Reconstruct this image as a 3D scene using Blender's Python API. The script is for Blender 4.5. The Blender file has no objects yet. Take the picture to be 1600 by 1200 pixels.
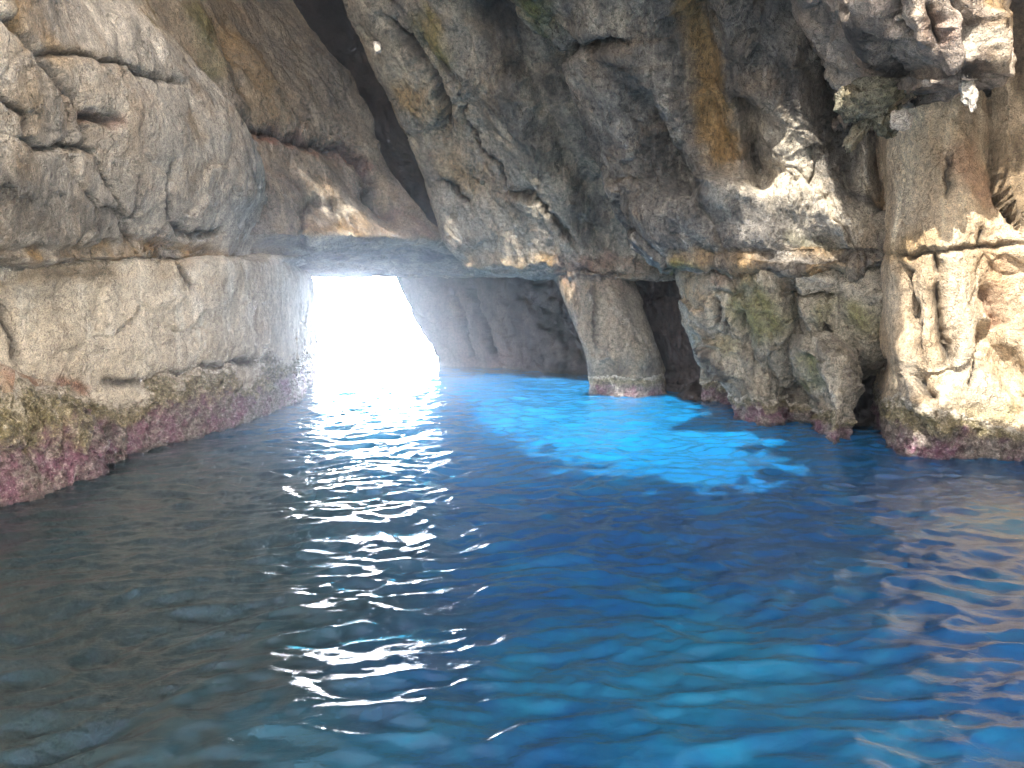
import bpy, math, random, time
import numpy as np

T0 = time.time()
random.seed(7); np.random.seed(7)
scene = bpy.context.scene
C = scene.collection

# ------------------------------------------------------------------ camera model
CAM_Z = 2.3
F = 1200.0
PITCH = math.atan(150.0 / F)
cp_, sp_ = math.cos(PITCH), math.sin(PITCH)

def at(px, py, d):
    u = (px - 800.0) / F; v = (600.0 - py) / F
    dy = cp_ + v * sp_; dz = -sp_ + v * cp_
    t = d / dy
    return np.array([u * t, d, CAM_Z + dz * t])

def wat(px, py):
    u = (px - 800.0) / F; v = (600.0 - py) / F
    dy = cp_ + v * sp_; dz = -sp_ + v * cp_
    t = -CAM_Z / dz
    return dy * t

def proj(P):
    y = P[..., 1]; z = P[..., 2] - CAM_Z
    zc = y * cp_ - z * sp_
    yc = y * sp_ + z * cp_
    zc = np.where(zc < 0.3, 0.3, zc)
    return 800 + F * P[..., 0] / zc, 600 - F * yc / zc

# ------------------------------------------------------------------ noise
def _h(ix, iy, iz, s):
    with np.errstate(over='ignore'):
        h = (ix.astype(np.int64) * 374761393 + iy.astype(np.int64) * 668265263 + iz.astype(np.int64) * 2147483647 + s * 1274126177) & 0xffffffff
        h = ((h ^ (h >> 13)) * 1274126177) & 0xffffffff
        h = ((h ^ (h >> 16)) * 2246822519) & 0xffffffff
        h = h ^ (h >> 15)
    return h

def vnoise(P, s=0):
    Pi = np.floor(P); f = P - Pi; Pi = Pi.astype(np.int64)
    w = f * f * f * (f * (f * 6 - 15) + 10)
    r = 0
    for dx in (0, 1):
        for dy in (0, 1):
            for dz in (0, 1):
                h = _h(Pi[..., 0] + dx, Pi[..., 1] + dy, Pi[..., 2] + dz, s)
                gx = ((h & 1023) / 511.5 - 1); gy = (((h >> 10) & 1023) / 511.5 - 1); gz = (((h >> 20) & 1023) / 511.5 - 1)
                g = gx * (f[..., 0] - dx) + gy * (f[..., 1] - dy) + gz * (f[..., 2] - dz)
                wt = (w[..., 0] if dx else 1 - w[..., 0]) * (w[..., 1] if dy else 1 - w[..., 1]) * (w[..., 2] if dz else 1 - w[..., 2])
                r = r + g * wt
    return r * 1.4

def fbm(P, o=4, s=0, g=.5):
    r = 0; a = 1.0; Q = P
    for i in range(o):
        r = r + a * vnoise(Q, s + i * 17); a *= g; Q = Q * 2.03 + 11.3
    return r

def ridged(P, o=4, s=0, g=.55):
    r = 0; a = 1.0; Q = P
    for i in range(o):
        r = r + a * (1 - 2.2 * np.abs(vnoise(Q, s + i * 13))); a *= g; Q = Q * 2.07 + 5.1
    return r

def facets(P, s=0, jit=1.0):
    """cellular noise: distance to nearest point and a planar tilt for each cell"""
    Pi = np.floor(P).astype(np.int64); f = P - Pi
    best = np.full(P.shape[:-1], 1e9); tilt = np.zeros(P.shape[:-1]); sec = np.full(P.shape[:-1], 1e9)
    for dx in (-1, 0, 1):
        for dy in (-1, 0, 1):
            for dz in (-1, 0, 1):
                h = _h(Pi[..., 0] + dx, Pi[..., 1] + dy, Pi[..., 2] + dz, s)
                rx = dx + .5 + jit * ((h & 1023) / 1023 - .5) - f[..., 0]
                ry = dy + .5 + jit * (((h >> 10) & 1023) / 1023 - .5) - f[..., 1]
                rz = dz + .5 + jit * (((h >> 20) & 1023) / 1023 - .5) - f[..., 2]
                d = rx * rx + ry * ry + rz * rz
                h2 = (h * 2654435761 + 97) & 0xffffffff
                h2 = h2 ^ (h2 >> 15)
                t = rx * ((h2 & 255) / 127.5 - 1) + ry * (((h2 >> 8) & 255) / 127.5 - 1) + rz * (((h2 >> 16) & 255) / 127.5 - 1) + (((h2 >> 24) & 255) / 255 - .5) * .7
                m = d < best
                sec = np.where(m, best, np.minimum(sec, d))
                best = np.where(m, d, best); tilt = np.where(m, t, tilt)
    return np.sqrt(best), tilt, np.sqrt(sec) - np.sqrt(best)

# ------------------------------------------------------------------ surface interpolation
def cr_resample(A, ts):
    """Catmull-Rom along axis 0 of A at parameters ts"""
    n = A.shape[0]
    i = np.clip(np.floor(ts).astype(int), 0, n - 2); f = (ts - i)[:, None, None]
    p1 = A[i]; p2 = A[i + 1]
    p0 = np.where((i > 0)[:, None, None], A[np.maximum(i - 1, 0)], 2 * p1 - p2)
    p3 = np.where((i + 2 < n)[:, None, None], A[np.minimum(i + 2, n - 1)], 2 * p2 - p1)
    m1 = (p2 - p0) * .42; m2 = (p3 - p1) * .42
    f2 = f * f; f3 = f2 * f
    return (2 * f3 - 3 * f2 + 1) * p1 + (f3 - 2 * f2 + f) * m1 + (-2 * f3 + 3 * f2) * p2 + (f3 - f2) * m2

def spread(A, n):
    L = np.linalg.norm(np.diff(A, axis=0), axis=2).mean(axis=1)
    L = np.minimum(L, L.mean() * 2.5) + 1e-3
    cum = np.concatenate([[0], np.cumsum(L)]); cum /= cum[-1]
    return np.interp(np.linspace(0, 1, n), cum, np.arange(A.shape[0]))

def seg_dist(X, Y, pts):
    """pixel distance to a polyline, side sign and parameter along it"""
    best = np.full(X.shape, 1e9); side = np.zeros(X.shape); par = np.zeros(X.shape)
    n = len(pts) - 1
    for k in range(n):
        x0, y0 = pts[k]; x1, y1 = pts[k + 1]
        dx, dy = x1 - x0, y1 - y0; L2 = dx * dx + dy * dy + 1e-6
        t = np.clip(((X - x0) * dx + (Y - y0) * dy) / L2, 0, 1)
        ex = X - x0 - t * dx; ey = Y - y0 - t * dy
        d = np.hypot(ex, ey)
        m = d < best
        best = np.where(m, d, best)
        side = np.where(m, np.sign(dx * (Y - y0) - dy * (X - x0)), side)
        par = np.where(m, (k + t) / n, par)
    return best, side, par


# ------------------------------------------------------------------ sun direction, and gaps cut in the unseen roof to steer it
SD = np.array([0.34, 0.60, -0.72]); SD /= np.linalg.norm(SD)
def inpoly(x, y, poly):
    c = np.zeros(x.shape, bool); n = len(poly); j = n - 1
    for i in range(n):
        xi, yi = poly[i]; xj, yj = poly[j]
        c ^= ((yi > y) != (yj > y)) & (x < (xj - xi) * (y - yi) / (yj - yi + 1e-12) + xi)
        j = i
    return c
WATER_PX = [(690, 562), (765, 566), (790, 588), (880, 592), (950, 602), (1040, 626), (1110, 664), (1175, 728), (1130, 750), (1010, 746), (900, 726), (820, 696), (750, 650), (705, 606)]
WATER_XY = [tuple(at(px, py, wat(px, py))[:2]) for px, py in WATER_PX]
WALL_GATES = ((11.2, [(1145, 90), (1280, 120), (1310, 310), (1345, 320), (1350, 190), (1450, 180), (1450, 410), (1180, 415), (1105, 320)]),
              (10.1, [(1400, 150), (1500, 230), (1800, 300), (1800, 700), (1390, 700)]),
              (8.8, [(1400, -60), (1400, 20), (1440, 80), (1520, 120), (1600, 130), (1600, -60)]))
SHADE_GATES = ((17.8, 3.0, [(300, -300), (440, -300), (640, 0), (640, 200), (700, 330), (722, 400), (300, 400)]),
               (17.3, 2.75, [(560, -300), (570, 0), (640, 150), (690, 300), (735, 425), (1060, 425), (1080, 300), (960, 100), (900, -300)]),
               (16.2, .0, [(850, 420), (1060, 420), (1075, 622), (910, 622)]),
               (12.1, .0, [(1040, 475), (1395, 475), (1400, 730), (1040, 730)]),
               (13.2, 2.9, [(800, -300), (880, 90), (950, 300), (1060, 405), (1150, 405), (1130, 300), (1140, 100), (1150, -300)]))
def in_gap(V, rough=1.0):
    wob = fbm(V * 1.3, 4, 77, .6) * .5 + fbm(V * 4.5, 3, 79, .7) * .22
    wob2 = wob * 1.6 + fbm(V * np.array([1.6, 3.4, 3]), 3, 81, .7) * .8
    t = (0 - V[..., 2]) / SD[2]
    hx = V[..., 0] + SD[0] * t + wob * rough * .5; hy = V[..., 1] + SD[1] * t + wob * rough * .5
    hole = inpoly(hx, hy, WATER_XY)
    if rough:
        dd, _, _ = seg_dist(hx, hy, WATER_XY + WATER_XY[:1])
        strip = fbm(np.stack([hx * 1.2, hy * 4.6, 0 * hx], -1), 4, 83, .75)
        hole = np.where(hole, dd, -dd) + .4 > strip * .95
    for Yp, poly in WALL_GATES:
        t = (Yp - V[..., 1]) / SD[1]
        H = V + SD * t[..., None]
        H[..., 0] += wob * .3 * rough; H[..., 2] += wob * .3 * rough
        hpx, hpy = proj(H)
        hole |= inpoly(hpx, hpy, poly) & (t > 0)
    for Yp, zlim, poly in SHADE_GATES:
        t = (Yp - V[..., 1]) / SD[1]
        H = V + SD * t[..., None]
        hpx, hpy = proj(H)
        hole &= ~(inpoly(hpx, hpy, poly) & (t > 0) & (H[..., 2] > zlim))
    return hole

MATS = {}
def link(o, parent=None):
    C.objects.link(o)
    if parent is not None: o.parent = parent
    return o

def grid_mesh(name, V, nv, nu, keep, attrs, mat, origin):
    idx = np.arange(nv * nu).reshape(nv, nu)
    q = np.stack([idx[:-1, :-1], idx[:-1, 1:], idx[1:, 1:], idx[1:, :-1]], -1).reshape(-1, 4)
    q = q[keep.reshape(-1)]
    used, inv = np.unique(q, return_inverse=True)
    q = inv.reshape(-1, 4).astype(np.int32)
    co = (V.reshape(-1, 3)[used] - origin).astype(np.float32)
    me = bpy.data.meshes.new(name)
    me.vertices.add(len(co)); me.vertices.foreach_set('co', co.ravel())
    me.loops.add(q.size); me.loops.foreach_set('vertex_index', q.ravel())
    me.polygons.add(len(q)); me.polygons.foreach_set('loop_start', np.arange(0, q.size, 4, dtype=np.int32))
    me.polygons.foreach_set('loop_total', np.full(len(q), 4, np.int32))
    me.polygons.foreach_set('use_smooth', np.ones(len(q), bool))
    me.update(calc_edges=True)
    for k, A in attrs.items():
        a = me.attributes.new(k, 'FLOAT', 'POINT')
        a.data.foreach_set('value', A.reshape(-1)[used].astype(np.float32))
    me.materials.append(mat)
    o = bpy.data.objects.new(name, me)
    return o

STAINS_AND_SHADE = ('ochre', 'dark', 'pale', 'green', 'rust')  # dark also carries painted shade in recesses and under overhangs
# sun gate: list of 2-D polygons on the water plane / elsewhere, filled further down
def rock(name, label, cat, rows, mat, res=(260, 260), under=True, wrap='', wd=3.5, crack=1.0, bamp=1.0, big=.22, mid=.10, fine=.03, chip=.05,
         grain=(0.45, 0, -0.9), gs=2.6, strokes=(), paint=(), band=None, seed=1, group=None, kind=None, back=None, psplit=.6, uz=(-.5, -1.4, -3.6)):
    G = np.array([[at(*p) if not (len(p) == 4) else np.array(p[:3], float) for p in r] for r in rows])
    if under:
        add = []
        for k, z in enumerate(uz):
            r = G[-1].copy(); r[:, 2] = z; r[:, 1] += (-.05, -.25, -.9)[k]
            add.append(r)
        G = np.concatenate([G, np.array(add)], 0)
    if back is not None:     # close the top: carry the surface back over itself
        r = G[0].copy(); r[:, 1] += back; G = np.concatenate([r[None], G], 0)
    if 'l' in wrap:
        c1 = G[:, :1].copy(); c1[:, :, 0] += .10; c1[:, :, 1] += .55
        c2 = c1.copy(); c2[:, :, 0] += .9; c2[:, :, 1] += wd
        G = np.concatenate([c2, c1, G], 1)
    if 'r' in wrap:
        c1 = G[:, -1:].copy(); c1[:, :, 0] -= .10; c1[:, :, 1] += .55
        c2 = c1.copy(); c2[:, :, 0] -= .9; c2[:, :, 1] += wd
        G = np.concatenate([G, c1, c2], 1)
    nv, nu = res
    V = cr_resample(G, spread(G, nv))
    Vt = V.transpose(1, 0, 2)
    V = cr_resample(Vt, spread(Vt, nu)).transpose(1, 0, 2)
    def normals(V):
        du = np.gradient(V, axis=1); dv = np.gradient(V, axis=0)
        n = np.cross(du, dv); n /= np.linalg.norm(n, axis=2, keepdims=True) + 1e-9
        return n
    N = normals(V)
    cam = np.array([0, 0, CAM_Z])
    sgn = np.sign(((cam - V) * N).sum(-1).mean())
    if sgn < 0: N = -N
    base = V.copy()
    # oriented domain: stretched along the grain of the rock
    g = np.array(grain, float); g /= np.linalg.norm(g)
    along = (V @ g)[..., None] * g
    Q = V + along * (1 / gs - 1)
    so = seed * 3.71
    n1 = fbm(Q * .55 + so, 3, seed)
    # warped and non linear so that the rock breaks instead of rolling
    W = np.stack([fbm(V * 1.1 + so + 9, 2, seed + 1), fbm(V * 1.1 + so + 19, 2, seed + 2), fbm(V * 1.1 + so + 29, 2, seed + 3)], -1)
    V1 = V + N * (n1 * big)[..., None]
    d1, t1, e1 = facets((Q + W * .35) * .85 + so, seed + 5)
    d2, t2, e2 = facets((Q + W * .2) * 2.3 + so, seed + 6)
    rid = ridged((Q + W * .3) * 1.3 + so, 4, seed + 7)
    chipn = np.clip(fbm(V * .8 + so + 40, 2, seed + 8) * 1.6 + .5, 0, 1)
    disp = t1 * mid * 1.5 + t2 * chip * 1.2 * (0.4 + chipn) + (rid - .6) * mid * .45
    fi = fbm(Q * 6.0 + so, 3, seed + 9)
    crm = np.clip(fbm(V * .7 + so + 55, 2, seed + 40) * 2.2 + .45, 0, 1)
    disp = disp - crack * crm * (np.exp(-(e1 / .035) ** 1.5) * .10 + np.exp(-(e2 / .045) ** 1.5) * .045 * chipn)
    blk = ridged(V * 3.1 + W * .4 + so, 3, seed + 41)
    disp = disp + (blk - .5) * chip * .45 * (.3 + chipn)
    d3, t3, e3 = facets((Q * np.array([1, 1, 1.0]) + W * .08) * 7.5 + so, seed + 10)
    disp = disp + fi * fine + t3 * fine * .8 * chipn
    PX, PY = proj(V1)
    inview = ((PX > -60) & (PX < 1660) & (PY > -60)).astype(float)
    wx = fbm(V * 2.2 + 3, 4, seed + 11, .65) * 8; wy = fbm(V * 2.2 + 33, 4, seed + 12, .65) * 8
    for st in strokes:
        pts, w, amp, kd = st
        dd, sd, par = seg_dist(PX + wx, PY + wy, pts)
        taper = np.clip(np.minimum(par, 1 - par) * 6 + .35, 0, 1)
        if kd == 'g':   disp = disp + amp * np.exp(-(dd / w) ** 2)
        elif kd == 'c': disp = disp + 1.5 * amp * np.exp(-(dd / (w * .85)) ** 1.2) * taper
        elif kd == 's': disp = disp + amp * np.where(sd > 0, np.exp(-(dd / w)), 0) * taper
        elif kd == 'm': disp = disp + amp / (1 + (dd / w) ** 4)          # flat topped ridge
    z = V[..., 2]
    hz = np.zeros(z.shape)
    if band is not None:
        bh = band * (1 + .42 * fbm(V * .9 + 70, 3, seed + 20, .6)) + .05 * fbm(V * 9, 2, seed + 21)
        m = np.clip((bh + .25 - z) / .3, 0, 1)
        b1, bt, be = facets(V * 13 + 3, seed + 22); b2, bt2, be2 = facets(V * 5.5 + 8, seed + 24)
        disp = disp + bamp * m * ((.55 - b1) * .055 + (.5 - b2) * .09 + .03 * fbm(V * 24, 2, seed + 23))
        hz = bh
    V = V1 + N * disp[..., None]
    attrs = {}
    for k in STAINS_AND_SHADE: attrs[k] = np.zeros(z.shape)
    px2, py2 = PX + wx * 1.3, PY + wy * 1.3
    for pts, w, amp, kd in strokes:       # darker along the narrow cracks
        if kd == 'c' and w < 10:
            dd, _, par = seg_dist(PX + wx, PY + wy, pts)
            attrs['dark'] = np.maximum(attrs['dark'], .85 * np.exp(-(dd / (w * .9)) ** 2) * np.clip(np.minimum(par, 1 - par) * 8 + .3, 0, 1))
    for k, pts, w, amt in paint:
        if len(pts) == 1:
            dd = np.hypot(px2 - pts[0][0], (py2 - pts[0][1]))
        else:
            dd, _, _ = seg_dist(px2, py2, pts)
        brk = np.clip(.75 + fbm(Q * 2.2 + 90, 3, seed + 30) * 1.1, 0, 1.25)
        attrs[k] = np.maximum(attrs[k], amt * np.clip(1.6 - 1.6 * dd / w, 0, 1) * brk)
    zq = (V[:-1, :-1, 2] + V[1:, 1:, 2]) / 2
    origin = np.array([base[..., 0].mean(), base[..., 1].mean(), 0.0]) if under else np.array([base[..., 0].mean(), base[..., 1].mean(), base[..., 2].min()])
    px3, py3 = proj(V)
    hole = (py3 < -80) & (V[..., 2] > 3.5)  # unseen rock above the view is cut open for the sun beams
    if hole.any():
        g_ = np.zeros(hole.shape, bool)
        for ox, oy in ((0, 0), (.45, 0), (-.45, 0), (0, .5), (0, -.5)): g_ |= in_gap(V + np.array([ox, oy, 0]), 0)
        hole &= g_
    allk = ~(hole[:-1, :-1] | hole[1:, 1:])
    if band is not None:
        attrs['rel'] = z / np.maximum(hz, .05)
        rq = (attrs['rel'][:-1, :-1] + attrs['rel'][1:, 1:]) / 2
        o = bpy.data.objects.new(name, None); C.objects.link(o); o.location = origin; o.empty_display_size = .2
        link(grid_mesh('rock_face', V, nv, nu, allk & (rq >= 1), attrs, mat, origin), o)
        link(grid_mesh('barnacle_crust', V, nv, nu, (rq < 1) & (rq >= psplit), attrs, MATS['algae'], origin), o)
        link(grid_mesh('algae_band', V, nv, nu, rq < psplit, attrs, MATS['algae'], origin), o)
    else:
        o = link(grid_mesh(name, V, nv, nu, allk, attrs, mat, origin)); o.location = origin
    o['kind'] = 'thing'
    if kind: o['kind'] = kind
    else: o['label'] = label; o['category'] = cat
    if group: o['group'] = group
    return o

# ------------------------------------------------------------------ materials
def newmat(name):
    m = bpy.data.materials.new(name); m.use_nodes = True
    nt = m.node_tree; nt.nodes.clear()
    return m, nt

class NT:
    def __init__(s, nt): s.nt = nt
    def n(s, t, **k):
        nd = s.nt.nodes.new(t)
        for a, b in k.items():
            if a.startswith('i_'):
                nd.inputs[a[2:].replace('_', ' ')].default_value = b
            else: setattr(nd, a, b)
        return nd
    def l(s, a, b): s.nt.links.new(a, b)
    def pos(s):
        return s.n('ShaderNodeNewGeometry').outputs['Position']
    def mapping(s, src, sc, rot=(0, 0, 0)):
        m = s.n('ShaderNodeMapping'); m.inputs['Scale'].default_value = sc; m.inputs['Rotation'].default_value = rot
        s.l(src, m.inputs['Vector']); return m.outputs[0]
    def noise(s, src, scale, detail=5, rough=.6, dist=0):
        n = s.n('ShaderNodeTexNoise'); n.inputs['Scale'].default_value = scale; n.inputs['Detail'].default_value = detail
        n.inputs['Roughness'].default_value = rough; n.inputs['Distortion'].default_value = dist
        s.l(src, n.inputs['Vector']); return n.outputs['Fac']
    def vor(s, src, scale, feat='F1', out='Distance'):
        n = s.n('ShaderNodeTexVoronoi', feature=feat); n.inputs['Scale'].default_value = scale
        s.l(src, n.inputs['Vector']); return n.outputs[out]
    def ramp(s, fac, stops, interp='LINEAR'):
        r = s.n('ShaderNodeValToRGB'); r.color_ramp.interpolation = interp
        e = r.color_ramp.elements
        while len(e) < len(stops): e.new(.5)
        for k, (p, c) in enumerate(stops):
            e[k].position = p; e[k].color = (*c, 1) if len(c) == 3 else (c[0],) * 3 + (1,)
        s.l(fac, r.inputs[0]); return r.outputs[0]
    def mix(s, fac, a, b, mode='MIX'):
        m = s.n('ShaderNodeMix', data_type='RGBA', blend_type=mode)
        for sock, v in ((m.inputs[0], fac), (m.inputs[6], a), (m.inputs[7], b)):
            if hasattr(v, 'is_linked') or hasattr(v, 'links'): s.l(v, sock)
            elif isinstance(v, tuple): sock.default_value = (*v, 1) if len(v) == 3 else v
            else: sock.default_value = v
        return m.outputs[2]
    def math(s, op, a, b=None, c=None, clamp=False):
        m = s.n('ShaderNodeMath', operation=op, use_clamp=clamp)
        for k, v in enumerate((a, b, c)):
            if v is None: continue
            if hasattr(v, 'links'): s.l(v, m.inputs[k])
            else: m.inputs[k].default_value = v
        return m.outputs[0]
    def attr(s, name):
        return s.n('ShaderNodeAttribute', attribute_name=name).outputs['Fac']

def limestone(name, c1, c2, c3, gtilt=(0, .45, 0), wet=.0, speck=.5, ochre_amt=.35, rough=.78, bump=1.0, streak=.5):
    m, nt = newmat(name); w = NT(nt); P = w.pos()
    G = w.mapping(P, (1, 1, .35), gtilt)
    big = w.noise(G, .55, 3, .62, .6)
    med = w.noise(G, 2.3, 5, .68, .4)
    fin = w.noise(P, 14, 4, .72)
    vf = w.noise(P, 60, 2, .7)
    col = w.ramp(big, [(.36, c2), (.5, c1), (.66, c3)])
    col = w.mix(w.math('MULTIPLY', w.ramp(med, [(.40, (0,)), (.62, (1,))]), .45), col, tuple(x * .55 for x in c2))
    # warm iron staining in blotches and vertical runs
    runs = w.noise(w.mapping(P, (3.2, 3.2, .38)), 1.0, 4, .65, .3)
    iron = w.ramp(w.noise(P, .9, 4, .7, 1.0), [(.50, (0,)), (.66, (1,))])
    iron = w.math('MULTIPLY', iron, ochre_amt)
    col = w.mix(iron, col, (.33, .215, .115))
    col = w.mix(w.math('MULTIPLY', w.ramp(runs, [(.52, (0,)), (.68, (1,))]), streak * .6), col, tuple(min(1, x * 1.45) for x in c3))
    col = w.mix(w.math('MULTIPLY', w.ramp(runs, [(.30, (1,)), (.44, (0,))]), streak * .5), col, (.10, .085, .07))
    for k, cc, mx in (('ochre', (.33, .205, .075), .85), ('rust', (.26, .095, .05), .9), ('green', (.16, .16, .035), .9), ('pale', (.62, .55, .44), .95), ('dark', (.035, .032, .03), .96)):
        a = w.attr(k)
        f = w.math('MULTIPLY', a, w.math('ADD', .55, w.math('MULTIPLY', med, .9)), clamp=True)
        f = w.math('MULTIPLY', f, mx)
        col = w.mix(f, col, cc)
    # lichen, pits and mineral specks
    sp = w.ramp(fin, [(.32, (.28,)), (.5, (1,)), (.68, (1.6,))])
    col = w.mix(speck, col, sp, 'MULTIPLY')
    sp2 = w.ramp(vf, [(.35, (.45,)), (.5, (1,)), (.66, (1.45,))])
    col = w.mix(.7, col, sp2, 'MULTIPLY')
    pits = w.vor(w.mapping(P, (1, 1, .8)), 22, 'F1')
    pitm = w.ramp(pits, [(.10, (0,)), (.28, (1,))])
    veins = w.n('ShaderNodeTexVoronoi', feature='DISTANCE_TO_EDGE'); veins.inputs['Scale'].default_value = 1.5
    wv = w.n('ShaderNodeVectorMath', operation='ADD'); 
    nz = w.n('ShaderNodeTexNoise'); nz.inputs['Scale'].default_value = 2.5; nz.inputs['Detail'].default_value = 5
    w.l(P, nz.inputs['Vector']); w.l(G, wv.inputs[0]); w.l(nz.outputs['Color'], wv.inputs[1]); w.l(wv.outputs[0], veins.inputs['Vector'])
    vm = w.ramp(veins.outputs[0], [(0.0, (0,)), (.02, (1,))])
    col = w.mix(w.math('MULTIPLY', w.math('SUBTRACT', 1, vm), w.ramp(med, [(.48, (0,)), (.62, (.4,))])), col, (.05, .042, .035))
    bs = w.n('ShaderNodeBsdfPrincipled')
    w.l(col, bs.inputs['Base Color'])
    rg = w.ramp(w.noise(P, 3.5, 2, .7), [(.38, (max(.15, rough - wet),)), (.6, (rough,))])
    w.l(rg, bs.inputs['Roughness'])
    bs.inputs['Specular IOR Level'].default_value = .35 + wet * .5
    h = w.math('ADD', w.math('MULTIPLY', fin, .6), w.math('MULTIPLY', vf, .18))
    h = w.math('ADD', h, w.math('MULTIPLY', pitm, .18))
    h = w.math('ADD', h, w.math('MULTIPLY', vm, .25))
    h = w.math('ADD', h, w.math('MULTIPLY', med, .9))
    bp = w.n('ShaderNodeBump'); bp.inputs['Strength'].default_value = .75 * bump; bp.inputs['Distance'].default_value = .09
    w.l(h, bp.inputs['Height']); w.l(bp.outputs[0], bs.inputs['Normal'])
    out = w.n('ShaderNodeOutputMaterial'); w.l(bs.outputs[0], out.inputs[0])
    MATS[name] = m
    return m

def algae(name):
    m, nt = newmat(name); w = NT(nt); P = w.pos()
    sep = w.n('ShaderNodeSeparateXYZ'); w.l(P, sep.inputs[0])
    n1 = w.noise(P, 3.0, 6, .7); n2 = w.noise(P, 11, 6, .75); n3 = w.noise(P, 38, 4, .7)
    purple = w.ramp(n2, [(.32, (.035, .02, .025)), (.46, (.19, .075, .125)), (.57, (.27, .17, .21)), (.70, (.60, .50, .53))])
    purple = w.mix(w.ramp(w.noise(P, 2.2, 4, .7, .5), [(.40, (0,)), (.55, (.9,))]), purple, w.ramp(n2, [(.34, (.05, .045, .035)), (.5, (.20, .175, .15)), (.64, (.42, .38, .34))]))
    green = w.ramp(n2, [(.32, (.05, .042, .022)), (.47, (.17, .145, .07)), (.58, (.34, .29, .18)), (.68, (.62, .56, .46))])
    hgt = w.math('ADD', w.attr('rel'), w.math('MULTIPLY', w.math('SUBTRACT', n1, .5), .7))
    hgt = w.math('ADD', hgt, w.math('MULTIPLY', w.math('SUBTRACT', n2, .5), .35))
    k = w.ramp(hgt, [(.48, (0,)), (.66, (1,))])
    col = w.mix(k, purple, green)
    k2 = w.ramp(hgt, [(.78, (0,)), (.98, (1,))])
    col = w.mix(k2, col, w.ramp(n2, [(.32, (.16, .12, .08)), (.46, (.45, .40, .32)), (.6, (.66, .61, .53))]))
    sp = w.ramp(n3, [(.35, (.45,)), (.5, (1,)), (.66, (1.5,))])
    col = w.mix(.8, col, sp, 'MULTIPLY')
    cell = w.vor(P, 28)
    col = w.mix(w.ramp(cell, [(.12, (.55,)), (.22, (0,))]), col, (.68, .58, .56))
    dk = w.ramp(sep.outputs['Z'], [(0.0, (.45,)), (.06, (1,))])
    col = w.mix(1.0, col, dk, 'MULTIPLY')
    bs = w.n('ShaderNodeBsdfPrincipled'); w.l(col, bs.inputs['Base Color'])
    bs.inputs['Roughness'].default_value = .45
    h = w.math('ADD', w.math('MULTIPLY', n2, .8), w.math('ADD', w.math('MULTIPLY', n3, .4), w.math('MULTIPLY', cell, -.5)))
    bp = w.n('ShaderNodeBump'); bp.inputs['Strength'].default_value = .9; bp.inputs['Distance'].default_value = .06
    w.l(h, bp.inputs['Height']); w.l(bp.outputs[0], bs.inputs['Normal'])
    out = w.n('ShaderNodeOutputMaterial'); w.l(bs.outputs[0], out.inputs[0])
    MATS[name] = m

limestone('left_limestone', (.50, .455, .385), (.34, .31, .265), (.62, .56, .47), wet=.45, ochre_amt=.45, speck=.55, streak=.8, bump=1.25)
limestone('ledge_limestone', (.74, .68, .57), (.60, .54, .44), (.80, .75, .65), ochre_amt=.28, speck=.4, streak=.6, bump=1.2)
limestone('arch_limestone', (.33, .27, .20), (.21, .18, .145), (.40, .32, .22), wet=.3, ochre_amt=.55, speck=.75, streak=.7, bump=1.2)
limestone('rib_limestone', (.33, .29, .23), (.20, .18, .155), (.43, .37, .27), ochre_amt=.45, speck=.8, streak=.7, bump=1.2)
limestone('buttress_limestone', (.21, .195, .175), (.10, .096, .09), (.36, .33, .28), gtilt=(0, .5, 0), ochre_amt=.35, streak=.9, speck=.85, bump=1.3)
limestone('warm_limestone', (.66, .53, .37), (.50, .38, .25), (.74, .63, .48), ochre_amt=.35, speck=.55, streak=.6, bump=1.1)
limestone('lobe_limestone', (.32, .29, .23), (.20, .18, .15), (.42, .39, .31), ochre_amt=.3, speck=.8, streak=.7, bump=1.2)
limestone('dark_limestone', (.125, .098, .088), (.075, .06, .06), (.17, .13, .11), ochre_amt=.2)
limestone('shaded_limestone', (.055, .045, .045), (.04, .034, .034), (.075, .06, .055), ochre_amt=.1, streak=.2)  # cleft and recess shade put into the base colour
limestone('overhang_limestone', (.34, .28, .23), (.15, .125, .11), (.52, .44, .36), ochre_amt=.5, wet=.2, streak=.9)
limestone('pale_limestone', (.68, .62, .55), (.60, .54, .46), (.74, .70, .64), ochre_amt=.1, speck=.2)
algae('algae')

#=ROCKS
# ------------------------------------------------------------------ rock masses
def R(ys, pxs, ds):  # one row
    return [(px, y, d) for px, y, d in zip(pxs, ys if hasattr(ys, '__len__') else [ys] * len(pxs), ds)]

# upper left wall
rows = []
for y, e in ((-620, -60), (-350, 40), (-120, 150), (0, 215), (90, 285), (170, 345), (240, 378), (310, 380), (360, 368), (396, 350)):
    k = min(1.0, max(0.0, -y / 600))
    pxs = [-1500, -800, -420, -150, 0, .35 * e, .7 * e, e]
    b = 0.25 * math.sin((y + 60) / 420 * math.pi) if 0 <= y <= 400 else 0
    ds = [3.1, 4.6, 6.3, 7.6, 8.3 - b, 9.0 + .25 * e / 200 * 1.6 - b, 9.6 + .7 * e / 200 * 1.3 - b * 1.3, 10.4 + e / 200 * 1.35]
    ds = [d - .6 * k * d / 8 for d in ds]
    rows.append(R(y, pxs, ds))
pxs = rows[-1] and [p[0] for p in rows[-1]]; ds = [p[2] for p in rows[-1]]
seam = [400, 405, 410, 411, 409, 402, 400, 405]
rows.append([(p, s, d + .05) for p, s, d in zip(pxs, seam, ds)])
rows.append([(p, s + 4, d + .9) for p, s, d in zip(pxs, seam, ds)])
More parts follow.
